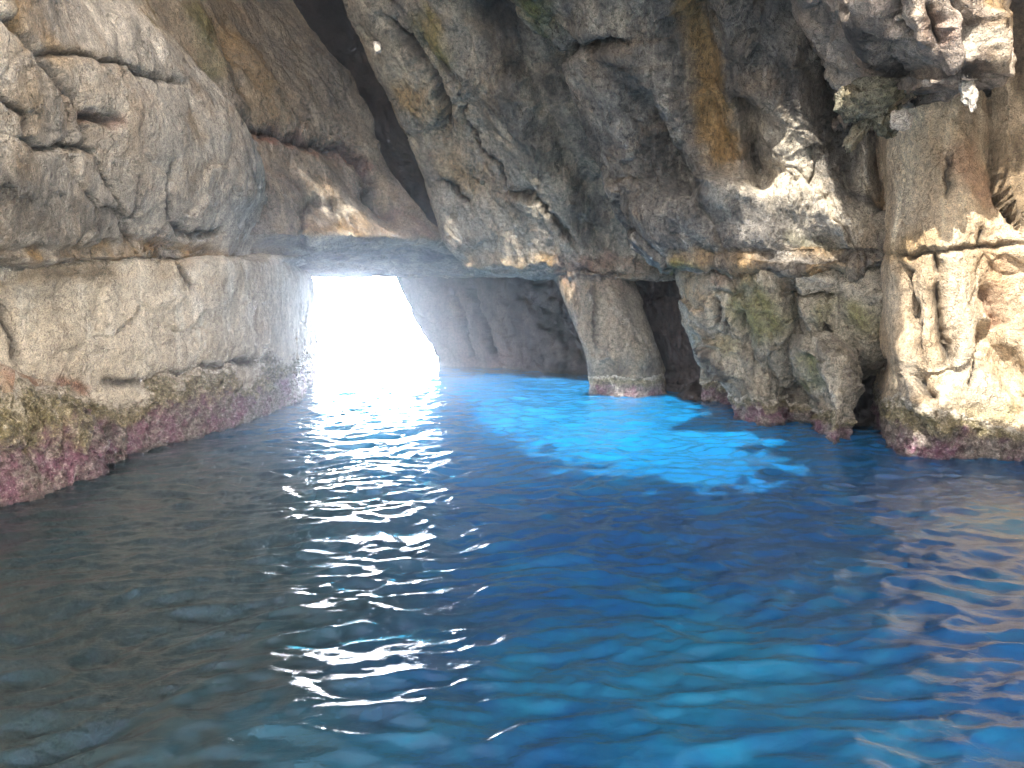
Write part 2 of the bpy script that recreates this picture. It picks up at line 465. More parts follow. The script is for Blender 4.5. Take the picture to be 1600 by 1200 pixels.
rock('rock_wall', 'big rounded grey wall bulging above the pale ledge at far left, cut by branching cracks', 'rock wall', rows, MATS['left_limestone'],
     res=(420, 520), under=False, wrap='r', wd=4, big=.14, mid=.05, chip=.018, fine=.014, crack=.45, seed=3, grain=(.35, .5, -.8),
     strokes=[([(0, 30), (40, 60), (62, 90), (90, 135), (120, 180), (150, 185), (170, 192)], 7, -.22, 'c'),
              ([(60, 88), (100, 85), (150, 95), (190, 105), (235, 118), (280, 135)], 5, -.10, 'c'),
              ([(40, 70), (62, 90), (90, 135), (118, 182)], 30, .10, 's'),
              ([(118, 182), (130, 225), (145, 240), (165, 290), (190, 330), (200, 370), (215, 392)], 4, -.12, 'c'),
              ([(30, 218), (60, 235), (100, 225), (140, 232)], 5, -.10, 'c'),
              ([(0, 150), (40, 180), (35, 210)], 6, -.08, 'c'),
              ([(215, 270), (210, 320), (205, 375)], 4, -.05, 'c'),
              ([(270, 250), (262, 290), (268, 350)], 5, -.06, 'c'),
              ([(270, 350), (300, 372), (345, 360)], 9, -.12, 'c'),
              ([(200, 40), (260, 90), (330, 150), (375, 220), (380, 300)], 26, .12, 'g'),
              ([(150, 130), (230, 190), (300, 220), (330, 290)], 60, .10, 'g'),
              ([(0, 300), (60, 330), (120, 350)], 60, .10, 'g'),
              ([(0, 395), (120, 392), (215, 385), (330, 398)], 12, -.12, 'g')],
     paint=[('ochre', [(0, 0), (20, 60)], 50, .9), ('ochre', [(40, 60), (80, 85), (150, 95)], 22, .6), ('ochre', [(60, 400), (215, 392), (345, 403)], 24, .9),
            ('dark', [(0, 300), (60, 320), (110, 350)], 75, .45), ('dark', [(60, 385), (150, 375)], 20, .35), ('ochre', [(230, 10), (270, 60), (320, 110)], 26, .5),
            ('green', [(250, 20), (290, 70)], 22, .5), ('pale', [(250, 280), (320, 330)], 90, .35), ('ochre', [(300, 190), (310, 215)], 24, .5),
            ('pale', [(90, 110), (170, 170)], 60, .2), ('rust', [(110, 178), (175, 190)], 14, .7), ('dark', [(300, 0), (330, 60)], 25, .5),
            ('ochre', [(40, 110), (30, 250)], 40, .4)])

# pale ledge under it
cols = [-1500, -800, -420, -150, 0, 110, 220, 350, 430, 470]
wl = [3.1, 4.7, 6.6, 7.9, 8.9, 9.8, 10.75, 12.3, 14.2, 15.6]
def zrow(z, cols, ds):
    out = []
    for px, d in zip(cols, ds):
        # world point on the ray column px at distance d with height z
        out.append(((px - 800.0) / F * d, d, z, 0))
    return out
def colrow(y, dd, seamrow=None):
    return [(px, (seamrow[i] if seamrow else y), d + dd) for i, (px, d) in enumerate(zip(cols, wl))]
sm = [404, 408, 413, 415, 413, 406, 402, 408, 407, 409]
e470 = {0: 455, 1: 470, 2: 478, 3: 482, 4: 488}
rows = [[(p, s - 6, d + 1.3) for p, s, d in zip(cols, sm, wl)]]
rows.append([(p if p < 470 else 440, s, d + .35) for p, s, d in zip(cols, sm, wl)])
rows.append([(p if p < 470 else 452, 428, d + .22) for p, d in zip(cols, wl)])
rows.append([(p if p < 470 else 458, 480, d + .22) for p, d in zip(cols, wl)])
rows.append([(p if p < 470 else 462, 535, d + .14) for p, d in zip(cols, wl)])
rows.append([(p if p < 470 else 464, y, d + .12) for p, d, y in zip(cols, wl, [700, 640, 620, 605, 600, 596, 592, 580, 572, 566])])
rows.append([(((p if p < 470 else 466) - 800.) / F * d * 1.02, d, .42, 0) for p, d in zip(cols, wl)])
rows.append([(((p if p < 470 else 472) - 800.) / F * d * 1.02, d - .1, -.05, 0) for p, d in zip(cols, wl)])
rock('rock_ledge', 'pale cream ledge of rock along the left water edge, reaching to the bright cave opening', 'rock ledge', rows, MATS['ledge_limestone'],
     res=(330, 620), under=True, wrap='r', wd=5, big=.07, mid=.035, chip=.022, fine=.014, crack=.4, seed=8, grain=(.1, .9, .35), gs=1.8, band=.95,
     strokes=[([(275, 405), (290, 430), (310, 450)], 6, -.10, 'c'), ([(0, 470), (20, 520), (30, 570)], 8, -.08, 'c'),
              ([(210, 490), (240, 480), (265, 468)], 10, .06, 'g'), ([(100, 520), (160, 545), (210, 540)], 30, .06, 'g'),
              ([(150, 600), (250, 590), (330, 575), (420, 560)], 9, -.08, 'c'),
              ([(180, 430), (190, 470)], 4, -.018, 'g'), ([(330, 430), (336, 470)], 4, -.018, 'g'), ([(300, 425), (305, 455)], 4, -.018, 'g'), ([(360, 430), (362, 465)], 4, -.018, 'g'), ([(395, 430), (400, 480)], 5, -.025, 'g'),
              ([(220, 430), (226, 465)], 4, -.018, 'g'), ([(250, 425), (256, 460)], 4, -.018, 'g')],
     paint=[('ochre', [(0, 430), (120, 420), (280, 412), (320, 440)], 30, .45), ('dark', [(70, 430), (180, 425)], 16, .3), ('pale', [(215, 490), (262, 472)], 12, .8),
            ('pale', [(40, 540), (200, 570), (420, 560)], 40, .5), ('rust', [(80, 600), (130, 610)], 16, .7), ('pale', [(20, 470), (30, 510)], 14, .5)])

# boulder at the near left water edge
c2 = [-700, -420, -180, -60, 20, 80, 135, 172]
rows = [[(p, y, d) for p, y, d in zip(c2, [640, 590, 570, 566, 576, 606, 652, 690], [5.6, 7.2, 8.5, 9.1, 9.4, 9.8, 10.2, 10.5])],
        [(p, y, d) for p, y, d in zip(c2, [680, 620, 598, 592, 598, 626, 668, 700], [4.7, 6.1, 7.4, 8.0, 8.4, 8.8, 9.3, 9.8])],
        [(p, y, d) for p, y, d in zip(c2, [740, 680, 650, 645, 648, 662, 688, 708], [4.5, 5.8, 7.0, 7.6, 8.05, 8.5, 9.0, 9.6])]]
bw = [4.4, 5.7, 6.9, 7.5, 8.0, 8.55, 9.1, 9.9]
rows.append([((p - 800.) / F * d * 1.02, d + .0, .3, 0) for p, d in zip(c2, bw)])
rows.append([((p - 800.) / F * d * 1.02, d - .12, -.05, 0) for p, d in zip(c2, bw)])
rock('boulder', 'low boulder crusted with orange and purple growth at the water edge, lower left', 'boulder', rows, MATS['ledge_limestone'],
     res=(200, 300), wrap='r', wd=2, big=.10, mid=.08, chip=.06, fine=.03, seed=12, band=1.15, psplit=.6, back=1.2,
     strokes=[([(120, 600), (150, 650), (190, 700)], 12, -.2, 'c')],
     paint=[('rust', [(0, 585), (40, 600)], 30, .9), ('ochre', [(0, 600), (90, 640)], 40, .7)])

# arch over the cave opening
rows = []
for y, l, r in ((-600, 100, 250), (-350, 130, 330), (-120, 170, 400), (0, 190, 448), (60, 200, 488), (120, 210, 535), (190, 220, 575), (240, 230, 588), (290, 240, 622), (340, 250, 662), (372, 250, 694)):
    pxs = [l + (r - l) * k for k in (0, .2, .4, .6, .8, 1)]
    ds = [13.2, 13.9, 14.9, 16.0, 17.2, 18.4]
    if y < 0: ds = [d + y / 600 * 1.5 for d in ds]
    rows.append(R(y, pxs, ds))
l, r = 250, 722
pxs = [l + (r - l) * k for k in (0, .2, .4, .6, .8, 1)]
rows.append(R([398, 398, 390, 388, 384, 402], pxs, [13.8, 15, 16.6, 17.6, 18.6, 19.2]))
zt = 2.70
def zr(z, pxs, ds): return [((p - 800.) / F * d * 1.006, d, z, 0) for p, d in zip(pxs, ds)]
pxs = [260, 350, 430, 520, 620, 735]
rows.append(zr(2.78, pxs, [17, 18.2, 19.4, 20, 20.4, 20.6]))
rows.append(zr(zt, pxs, [21.5, 22, 22.5, 22.8, 22.8, 22.8]))
rows.append(zr(2.85, [280, 360, 440, 530, 620, 735], [25, 26, 26.5, 27, 27, 27]))
rock('rock_arch', 'brown rock mass arching over the bright cave opening, with rusty bands and a tan scar', 'rock arch', rows, MATS['arch_limestone'],
     res=(420, 330), under=False, wrap='r', wd=5, big=.16, mid=.06, chip=.02, fine=.015, crack=.5, seed=17, grain=(.6, .3, -.75),
     strokes=[([(380, 60), (420, 130), (470, 190), (540, 225), (590, 230)], 22, .16, 's'),
              ([(360, 180), (400, 205), (450, 215), (520, 232), (560, 250), (600, 330)], 8, -.18, 'c'),
              ([(540, 240), (565, 280), (600, 325), (615, 345)], 6, -.25, 'c'),
              ([(340, 30), (360, 90), (390, 150)], 14, -.10, 'c'), ([(300, 20), (345, 110), (370, 170)], 16, .10, 'g'),
              ([(470, 330), (476, 350), (472, 385)], 6, -.14, 'c'), ([(474, 330), (500, 312), (540, 320)], 8, -.10, 'c'),
              ([(500, 30), (545, 100), (590, 180)], 18, .12, 'g'),
              ([(470, 388), (560, 385), (640, 372)], 10, .08, 'g')],
     paint=[('rust', [(360, 195), (410, 212), (470, 222), (530, 238), (570, 262)], 16, .85), ('ochre', [(330, 10), (380, 100), (420, 180)], 40, .65),
            ('green', [(300, 20), (330, 110)], 26, .5), ('pale', [(480, 318), (500, 310), (505, 340), (545, 325)], 16, .8), ('ochre', [(490, 345), (550, 350)], 30, .9),
            ('pale', [(478, 372), (500, 374), (550, 368)], 12, .75), ('rust', [(590, 330), (650, 350), (670, 365)], 12, .5), ('dark', [(480, 395), (600, 392), (700, 405)], 16, .5)])

# back of the dark cleft
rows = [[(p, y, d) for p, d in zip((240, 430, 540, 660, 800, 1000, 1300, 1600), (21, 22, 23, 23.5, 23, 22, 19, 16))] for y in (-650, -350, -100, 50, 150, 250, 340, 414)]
rock('cleft_wall', 'shadowed rock deep inside the cleft above the cave opening', 'rock wall', rows, MATS['shaded_limestone'],
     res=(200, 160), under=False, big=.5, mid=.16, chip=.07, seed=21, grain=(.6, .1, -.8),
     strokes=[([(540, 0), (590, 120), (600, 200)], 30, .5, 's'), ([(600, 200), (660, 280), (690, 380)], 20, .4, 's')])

# wall right of the opening
rows = []
pw = [(690, 573), (735, 573), (790, 576), (850, 582), (910, 592), (985, 606)]
dw = [wat(*p) for p in pw]
for y, e in ((396, 600), (428, 619), (450, 628), (480, 644), (515, 664), (548, 682), (566, 690)):
    pxs = [e] + [e + (985 - e) * k for k in (.17, .36, .56, .76, 1)]
    rows.append(R(y, pxs, [d - .0 + (573 - y) * .002 for d in dw]))
rows.append([((p[0] - 800.) / F * d * 1.008, d, -.05, 0) for p, d in zip(pw, dw)])
rock('rock_wall', 'low purplish brown wall between the bright opening and the leaning pillar', 'rock wall', rows, MATS['dark_limestone'],
     res=(240, 300), wrap='l', wd=4.5, big=.16, mid=.08, chip=.04, fine=.02, seed=25, band=None, grain=(.5, 0, -.85),
     strokes=[([(705, 450), (725, 500), (740, 560)], 5, -.25, 'c'), ([(728, 440), (755, 500), (772, 560)], 5, -.25, 'c'),
              ([(728, 440), (755, 500), (772, 560)], 26, .25, 's'), ([(840, 440), (850, 500), (900, 580)], 20, -.6, 'g')],
     paint=[('rust', [(700, 500), (760, 560)], 60, .25), ('dark', [(800, 430), (850, 480), (900, 560)], 90, .8), ('dark', [(700, 430), (900, 425)], 26, .6)])  # dark strokes paint the shade of the recess

# middle rib (leaning slab)
rows = []
E = [(-620, 330, 11.5), (-350, 420, 12.6), (-120, 505, 13.6), (0, 545, 14.3), (70, 578, 14.6), (110, 592, 14.8), (165, 622, 15.1), (210, 655, 15.4), (260, 668, 15.7), (320, 685, 16.1), (370, 705, 16.4), (405, 728, 16.6)]
for y, e, d0 in E:
    r = 1120 if y > 200 else 1120 - (200 - y) * .35
    pxs = [e] + [e + (r - e) * k for k in (.12, .28, .46, .64, .82, 1)]
    bul = -1.5 if y < 0 else -1.1
    ds = [d0, d0 - .45, d0 + bul, d0 + bul - .25, d0 + bul - .05, d0 + bul + .3, d0 + bul + .9]
    ds = [d + 1.3 for d in ds]
    rows.append(R(y, pxs, ds))
lp = [740, 790, 850, 915, 975, 1045, 1125]
rows.append([(p, y, d) for p, y, d in zip(lp, [417, 417, 416, 424, 428, 426, 420], [17.9, 17.5, 16.9, 16.6, 16.6, 16.8, 17.0])])
rows.append([(p, y, d) for p, y, d in zip(lp, [428, 429, 428, 430, 432, 432, 430], [18.7, 18.2, 17.6, 17.2, 17.2, 17.4, 17.8])])
rows.append([((p - 800.) / F * d * 1.008, d, 2.95, 0) for p, d in zip(lp, [23.5] * 7)])
rock('rock_rib', 'tall leaning slab of tan and grey rock in the middle, right of the dark cleft', 'rock slab', rows, MATS['rib_limestone'],
     res=(460, 400), under=False, wrap='l', wd=1.6, big=.14, mid=.07, chip=.026, fine=.018, crack=.6, seed=31, grain=(.5, .1, -.85),
     strokes=[([(600, 20), (640, 70), (680, 130), (695, 165), (700, 205)], 7, -.28, 'c'),
              ([(660, 60), (690, 100), (720, 125)], 6, -.24, 'c'), ([(600, 20), (640, 70), (680, 130), (700, 205)], 34, .18, 's'),
              ([(720, 130), (730, 190), (750, 235), (775, 262), (790, 300)], 4, -.14, 'c'),
              ([(790, 300), (845, 312), (870, 345), (900, 385)], 5, -.16, 'c'), ([(790, 300), (845, 312), (870, 345), (905, 395)], 40, .16, 's'),
              ([(690, 275), (715, 290), (735, 320)], 9, -.10, 'c'),
              ([(745, 0), (780, 50), (830, 110), (850, 170), (880, 230), (920, 300), (945, 370)], 24, -.30, 'g'),
              ([(720, -20), (700, 60), (740, 120)], 30, .14, 'g'),
              ([(800, 150), (830, 220), (880, 300)], 40, .22, 'g'),
              ([(640, 175), (665, 230), (690, 300), (720, 390)], 26, .10, 'g'),
              ([(730, 412), (800, 408), (860, 412)], 8, .08, 'g'), ([(900, 424), (970, 428)], 6, -.12, 'c')],
     paint=[('ochre', [(630, 150), (690, 190)], 40, .75), ('green', [(660, 30), (700, 90)], 30, .55), ('ochre', [(670, 20), (700, 100)], 16, .7), ('ochre', [(690, 250), (740, 280)], 30, .5),
            ('dark', [(770, 0), (800, 60), (850, 130)], 60, .75), ('dark', [(820, 170), (880, 260), (950, 330)], 75, .45), ('dark', [(560, 20), (600, 60)], 20, .3),
            ('pale', [(720, 330), (800, 380)], 60, .3), ('rust', [(880, 410), (985, 418)], 22, .6), ('ochre', [(740, 400), (860, 405)], 14, .7), ('ochre', [(725, 165), (728, 190)], 10, .7),
            ('pale', [(588, 70), (590, 76)], 6, .0), ('pale', [(870, 340), (900, 400)], 26, .3)])

# leaning pillar under it
rows = []
wb = wat(985, 620)
for y, l, r, dd in ((404, 852, 985, 1.2), (425, 866, 985, .6), (455, 882, 998, .35), (505, 903, 1018, .1), (555, 922, 1036, -.12), (590, 927, 1044, -.02)):
    rows.append(R(y, [l + (r - l) * k for k in (0, .25, .5, .75, 1)], [wb + dd + .35, wb + dd - .05, wb + dd - .15, wb + dd - .05, wb + dd + .4]))
rows.append([((p - 800.) / F * d * 1.008, d, -.05, 0) for p, d in zip([928, 957, 987, 1017, 1046], [wb + .35, wb - .03, wb - .12, wb + .0, wb + .4])])
rock('rock_pillar', 'short leaning pillar of brown rock standing in the blue water below the middle slab', 'rock pillar', rows, MATS['rib_limestone'],
     res=(240, 200), wrap='lr', wd=2.5, big=.06, mid=.03, chip=.02, fine=.015, crack=.4, seed=37, band=.40, bamp=.4,
     strokes=[([(925, 440), (930, 500), (935, 540)], 4, -.10, 'c'), ([(890, 430), (960, 432)], 4, -.10, 'c')],
     paint=[('rust', [(900, 435), (1000, 440)], 26, .3), ('dark', [(940, 590), (1040, 590)], 30, .4), ('ochre', [(880, 440), (900, 480)], 14, .3)])

# dark recess wall behind the right lobes
rows = []
for y in (360, 412, 470, 530, 590):
    rows.append(R(y, [960, 1060, 1160, 1260, 1360, 1480], [18.2, 17.2, 15.8, 14.8, 13.8, 12.5]))
rows.append([((p - 800.) / F * d * 1.008, d, -.05, 0) for p, d in zip([960, 1060, 1160, 1260, 1360, 1480], [17.8, 16.4, 14.9, 13.6, 12.6, 11.6])])
rock('recess_wall', 'shadowed back wall of the low recess behind the standing lobes of rock on the right', 'rock wall', rows, MATS['shaded_limestone'],
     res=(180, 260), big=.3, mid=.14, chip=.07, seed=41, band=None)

# right buttress
rows = []
E = [(-620, 560, 8.8), (-350, 640, 10.2), (-160, 715, 11.4), (-40, 785, 12.3), (30, 838, 12.8), (88, 880, 13.1), (130, 890, 13.2), (190, 915, 13.4), (240, 944, 13.5), (280, 965, 13.5), (325, 972, 13.45), (365, 992, 13.4), (395, 1030, 13.35)]
for y, e, d0 in E:
    r = 1520
    pxs = [e] + [e + (r - e) * k for k in (.1, .25, .42, .6, .8, 1)]
    ds = [d0, d0 - .5, d0 - 1.0, d0 - 1.4, d0 - 1.7, d0 - 2.1, d0 - 2.3]
    if y < -100: ds = [d - .4 for d in ds]
    rows.append(R(y, pxs, ds))
lp = [1062, 1110, 1170, 1245, 1330, 1420, 1520]
ld = [13.3, 12.75, 12.2, 11.75, 11.4, 11.15, 11.0]
rows.append([(p, y, d) for p, y, d in zip(lp, [411, 412, 413, 413, 410, 404, 400], ld)])
rows.append([(p, y, d) for p, y, d in zip(lp, [416, 417, 418, 417, 415, 410, 405], [d + .6 for d in ld])])
rows.append([(p, y, d) for p, y, d in zip(lp, [418, 419, 420, 419, 417, 412, 407], [d + 2.5 for d in ld])])
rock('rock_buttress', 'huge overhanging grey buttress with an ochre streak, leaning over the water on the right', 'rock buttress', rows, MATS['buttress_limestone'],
     res=(560, 560), under=False, wrap='l', wd=4, big=.15, mid=.10, chip=.045, fine=.025, crack=.7, seed=47, grain=(.45, .1, -.85), gs=2.4,
     strokes=[([(880, 88), (905, 72), (940, 62), (985, 60)], 8, -.30, 'c'), ([(880, 90), (850, 80), (840, 60)], 12, -.20, 'c'),
              ([(905, 90), (940, 150), (980, 240), (1000, 300), (1040, 380)], 22, .14, 'g'),
              ([(930, 40), (1000, 90), (1040, 160), (1060, 230), (1120, 300), (1200, 350)], 34, .28, 'g'),
              ([(1010, 150), (1030, 210), (1070, 280)], 22, -.40, 'g'), ([(1020, 180), (1065, 290)], 10, -.15, 'c'),
              ([(1085, 0), (1100, 100), (1120, 200), (1140, 260)], 20, -.35, 'g'),
              ([(1130, 0), (1150, 90), (1165, 150)], 26, .28, 'g'),
              ([(1160, 160), (1175, 230), (1190, 290)], 16, -.65, 'g'), ([(1150, 170), (1160, 240), (1172, 292)], 7, .10, 'g'),
              ([(1215, 150), (1225, 220), (1235, 280)], 24, .28, 'g'),
              ([(1130, 290), (1180, 305), (1260, 320), (1340, 380)], 26, .36, 'g'),
              ([(1060, 330), (1150, 370), (1250, 385)], 30, .18, 'g'),
              ([(1240, 60), (1260, 170), (1300, 300), (1330, 350)], 24, .30, 'g'), ([(1300, 100), (1320, 200), (1340, 280)], 18, -.25, 'g'),
              ([(1365, 205), (1375, 260), (1380, 310)], 18, -.50, 'g'), ([(1345, 210), (1352, 280)], 10, .22, 'g'), ([(1405, 200), (1410, 280)], 16, .12, 'g'),
              ([(1440, 280), (1440, 360)], 16, .28, 'g'), ([(1418, 300), (1432, 372)], 6, -.16, 'c'),
              ([(1050, 405), (1150, 408), (1330, 405)], 9, .12, 'g'),
              ([(1200, 20), (1230, 100)], 20, .15, 'g'), ([(1270, 0), (1290, 60)], 18, -.25, 'g')],
     paint=[('ochre', [(1080, -40), (1085, 30), (1100, 110), (1118, 180), (1130, 235)], 34, 1.1), ('ochre', [(1130, 250), (1160, 290)], 16, .6), ('green', [(820, 0), (850, 40)], 40, .8), ('pale', [(890, 0), (960, 20)], 34, .3),
            ('dark', [(1180, 0), (1200, 110), (1300, 150), (1400, 120)], 95, .65), ('dark', [(1150, 60), (1165, 180)], 30, .5), ('dark', [(900, 60), (980, 120), (1040, 240)], 50, .35),  # first dark stroke paints the shade over the upper right
            ('pale', [(1195, 190), (1230, 200), (1240, 290)], 50, .95), ('pale', [(1150, 290), (1250, 310), (1320, 370)], 42, .8), ('pale', [(1130, 280), (1150, 300)], 12, .5),
            ('ochre', [(1375, 215), (1385, 300)], 22, 1.0), ('ochre', [(1440, 300), (1440, 360)], 26, .9), ('pale', [(1350, 230), (1355, 290)], 16, .8), ('pale', [(1410, 200), (1415, 290), (1400, 350)], 30, .9),
            ('ochre', [(1060, 398), (1200, 402), (1330, 398)], 20, .65), ('green', [(1060, 405), (1090, 412)], 14, .7), ('green', [(1240, 370), (1320, 390)], 18, .4), ('ochre', [(1345, 380), (1400, 370)], 30, .5),
            ('pale', [(1340, 350), (1420, 380)], 40, .7), ('dark', [(1260, 180), (1300, 280)], 40, .5)])

# lower right wall under the seam
rows = []
lw = [1055, 1110, 1170, 1240, 1310, 1370, 1440]
dd = [13.6, 13.0, 12.5, 12.1, 11.8, 11.5, 11.3]
rows.append([(p, y, d) for p, y, d in zip(lw, [400] * 7, [d + .5 for d in dd])])
rows.append([(p, y, d) for p, y, d in zip([1062] + lw[1:], [418] * 7, [d + .0 for d in dd])])
rows.append([(p, y, d) for p, y, d in zip([1074] + lw[1:], [460] * 7, [d - .1 for d in dd])])
rows.append([(p, y, d) for p, y, d in zip([1090] + lw[1:], [505] * 7, [d + .05 for d in dd])])
rows.append([(p, y, d) for p, y, d in zip([1092, 1125, 1180, 1240, 1310, 1370, 1440], [545, 550, 560, 562, 556, 540, 530], [d + .35 for d in dd])])
rows.append([(p, y, d) for p, y, d in zip([1100, 1135, 1185, 1240, 1310, 1370, 1440], [570, 580, 598, 600, 590, 570, 560], [d + .9 for d in dd])])
rows.append([(p, y, d) for p, y, d in zip([1110, 1145, 1190, 1240, 1310, 1370, 1440], [575, 590, 608, 610, 600, 580, 570], [d + 2.2 for d in dd])])
rock('rock_wall', 'green and tan pitted wall just below the horizontal seam, above the two standing lobes', 'rock wall', rows, MATS['lobe_limestone'],
     res=(300, 460), under=False, wrap='l', wd=3, big=.09, mid=.07, chip=.045, fine=.025, crack=.7, seed=53, grain=(.4, .1, -.85), gs=1.8,
     strokes=[([(1122, 460), (1128, 500), (1150, 512)], 7, -.22, 'c'), ([(1110, 440), (1105, 500)], 20, .14, 'g'),
              ([(1165, 490), (1172, 530)], 10, -.35, 'g'), ([(1140, 500), (1165, 515), (1168, 540)], 14, .22, 'g'), ([(1180, 450), (1200, 520), (1220, 570)], 24, .22, 'g'),
              ([(1230, 440), (1245, 500), (1235, 545)], 10, -.35, 'g'), ([(1255, 470), (1262, 520)], 7, .16, 'g'), ([(1278, 480), (1300, 520), (1310, 550)], 18, .28, 'g'),
              ([(1230, 455), (1300, 458)], 5, -.30, 's'), ([(1200, 430), (1300, 435), (1380, 460)], 16, .12, 'g'),
              ([(1330, 480), (1360, 540)], 20, .15, 'g'), ([(1290, 500), (1300, 560)], 7, -.16, 'c')],
     paint=[('green', [(1170, 470), (1210, 490)], 46, .75), ('green', [(1300, 490), (1370, 500)], 40, .55), ('ochre', [(1070, 430), (1100, 480)], 30, .5), ('pale', [(1200, 430), (1300, 435)], 22, .7),
            ('pale', [(1340, 430), (1390, 470)], 36, .8), ('green', [(1250, 540), (1265, 560)], 18, .6), ('rust', [(1130, 430), (1160, 450)], 20, .4), ('dark', [(1290, 560), (1390, 590)], 40, .3)])

# two standing lobes
def lobe(label, rws, wb, seed, strokes, paint, band=.5):
    rows = []
    for y, l, r, dd in rws:
        rows.append(R(y, [l + (r - l) * k for k in (0, .2, .5, .8, 1)], [wb + dd + .45, wb + dd, wb + dd - .2, wb + dd + .05, wb + dd + .6]))
    y, l, r, dd = rws[-1]
    rows.append([((p - 800.) / F * d * 1.01, d, -.05, 0) for p, d in zip([l + (r - l) * k for k in (0, .2, .5, .8, 1)], [wb + .45, wb, wb - .2, wb + .0, wb + .6])])
    return rock('rock_lobe', label, 'rock lobe', rows, MATS['lobe_limestone'], res=(260, 190), wrap='lr', wd=1.6, big=.07, mid=.07, chip=.05, fine=.03, seed=seed, band=band,
                strokes=strokes, paint=paint, grain=(.5, 0, -.85), group='standing lobes at the foot of the right wall')
lobe('wide leaning lobe of grey rock at the right edge of the bright blue water', [(500, 1088, 1200, .6), (530, 1092, 1210, .1), (555, 1098, 1220, -.1), (590, 1120, 1228, -.15), (618, 1140, 1232, -.1), (650, 1158, 1234, 0)],
     wat(1190, 664), 59, [([(1100, 540), (1120, 570), (1140, 590)], 6, -.14, 'c'), ([(1150, 560), (1190, 600), (1210, 640)], 14, .10, 'g')], [('green', [(1110, 520), (1140, 540)], 24, .3)], .42)
lobe('narrow leaning lobe of rock with yellow green edge, left of the black gap', [(520, 1228, 1330, .7), (550, 1240, 1336, .2), (585, 1254, 1338, 0), (620, 1274, 1338, -.1), (650, 1288, 1328, -.05), (680, 1286, 1330, 0)],
     wat(1310, 690), 61, [([(1250, 560), (1290, 640)], 12, .12, 'g'), ([(1300, 560), (1325, 620)], 10, -.14, 'c')], [('green', [(1250, 560), (1270, 600)], 18, .8), ('pale', [(1290, 600), (1310, 630)], 24, .4)], .40)

# far right warm wall
rows = []
gp = [1395, 1440, 1490, 1550, 1620, 1750, 2000, 2600]
gd = [10.7, 10.25, 10.1, 10.1, 9.9, 9.0, 6.8, 4.2]
Eg = [(-600, 1330, -1.4), (-300, 1330, -.7), (-60, 1335, -.2), (100, 1370, .15), (200, 1395, .2), (300, 1410, .1), (385, 1405, 0), (420, 1398, .08), (480, 1402, .1), (540, 1404, .05), (580, 1412, .1), (620, 1404, .0), (660, 1400, 0), (700, 1404, 0)]
for y, e, o_ in Eg:
    rows.append(R(y, [e + (1440 - 1395 if k == 1 else 0) if k < 2 else p for k, p in enumerate(gp)], [d + o_ * (1 if k < 5 else .6) for k, d in enumerate(gd)]))
rows.append([((p - 800.) / F * d * 1.01, d - .02, -.05, 0) for p, d in zip([1404] + gp[1:], gd)])
rock('rock_wall', 'warm sunlit tan wall at the far right edge with dark slits and a purple foot', 'rock wall', rows, MATS['warm_limestone'],
     res=(520, 460), wrap='l', wd=2.2, big=.06, mid=.045, chip=.02, fine=.012, crack=.5, seed=67, band=.62, psplit=.5, grain=(.3, 0, -.95),
     strokes=[([(1390, 395), (1470, 398), (1530, 384), (1600, 382)], 4, -0.084, 'c'), ([(1390, 395), (1530, 385), (1640, 382)], 40, -.05, 's'),
              ([(1412, 420), (1414, 450), (1425, 500)], 9, -0.270, 'c'), ([(1458, 400), (1468, 430)], 6, -0.120, 'c'), ([(1470, 440), (1462, 480), (1478, 540), (1486, 570)], 8, -0.240, 'c'),
              ([(1440, 500), (1442, 545)], 4, -0.084, 'c'), ([(1538, 445), (1560, 490), (1565, 510)], 12, -0.210, 'c'),
              ([(1540, 510), (1530, 560)], 10, -0.240, 'c'), ([(1550, 520), (1580, 570), (1610, 630)], 24, -0.303, 'g'), ([(1545, 500), (1600, 560), (1640, 620)], 17, 0.138, 'g'),
              ([(1500, 430), (1510, 520), (1500, 570)], 37, 0.088, 'g'), ([(1440, 440), (1450, 520)], 18, 0.066, 'g'),
              ([(1420, 550), (1425, 590), (1450, 640), (1470, 680)], 16, 0.138, 'g'), ([(1435, 590), (1460, 625)], 8, -0.150, 'c'), ([(1460, 560), (1470, 620), (1480, 670)], 18, 0.099, 'g'), ([(1425, 640), (1450, 690)], 10, -0.120, 'c'),
              ([(1530, 560), (1510, 600)], 5, -0.090, 'c'), ([(1520, 590), (1570, 620), (1590, 660)], 35, 0.083, 'g'),
              ([(1565, -50), (1568, 150), (1575, 300), (1590, 345)], 14, -.8, 's'), ([(1480, 240), (1482, 310)], 5, -0.084, 'c'), ([(1558, 280), (1562, 320)], 5, -0.084, 'c'), ([(1532, 360), (1535, 390)], 4, -0.072, 'c'),
              ([(1500, 180), (1520, 340)], 32, 0.066, 'g')],
     paint=[('ochre', [(1575, 0), (1590, 150), (1600, 320)], 26, .9), ('ochre', [(1585, -40), (1605, 330)], 40, .8), ('dark', [(1588, -40), (1606, 330)], 40, .85), ('ochre', [(1560, 410), (1600, 440)], 46, .55), ('rust', [(1560, 420), (1620, 500)], 50, .35), ('pale', [(1430, 580), (1470, 640)], 50, .6), ('pale', [(1540, 620), (1500, 560)], 44, .5),
            ('rust', [(1545, 460), (1560, 500)], 16, .5), ('green', [(1490, 650), (1580, 640)], 24, .5), ('dark', [(1420, 120), (1500, 150), (1540, 200)], 60, .5), ('ochre', [(1400, 390), (1460, 375)], 24, .5), ('pale', [(1420, 480), (1520, 480)], 60, .3), ('rust', [(1500, 250), (1540, 300)], 40, .4)])  # dark stroke paints the shadow below the outcrop

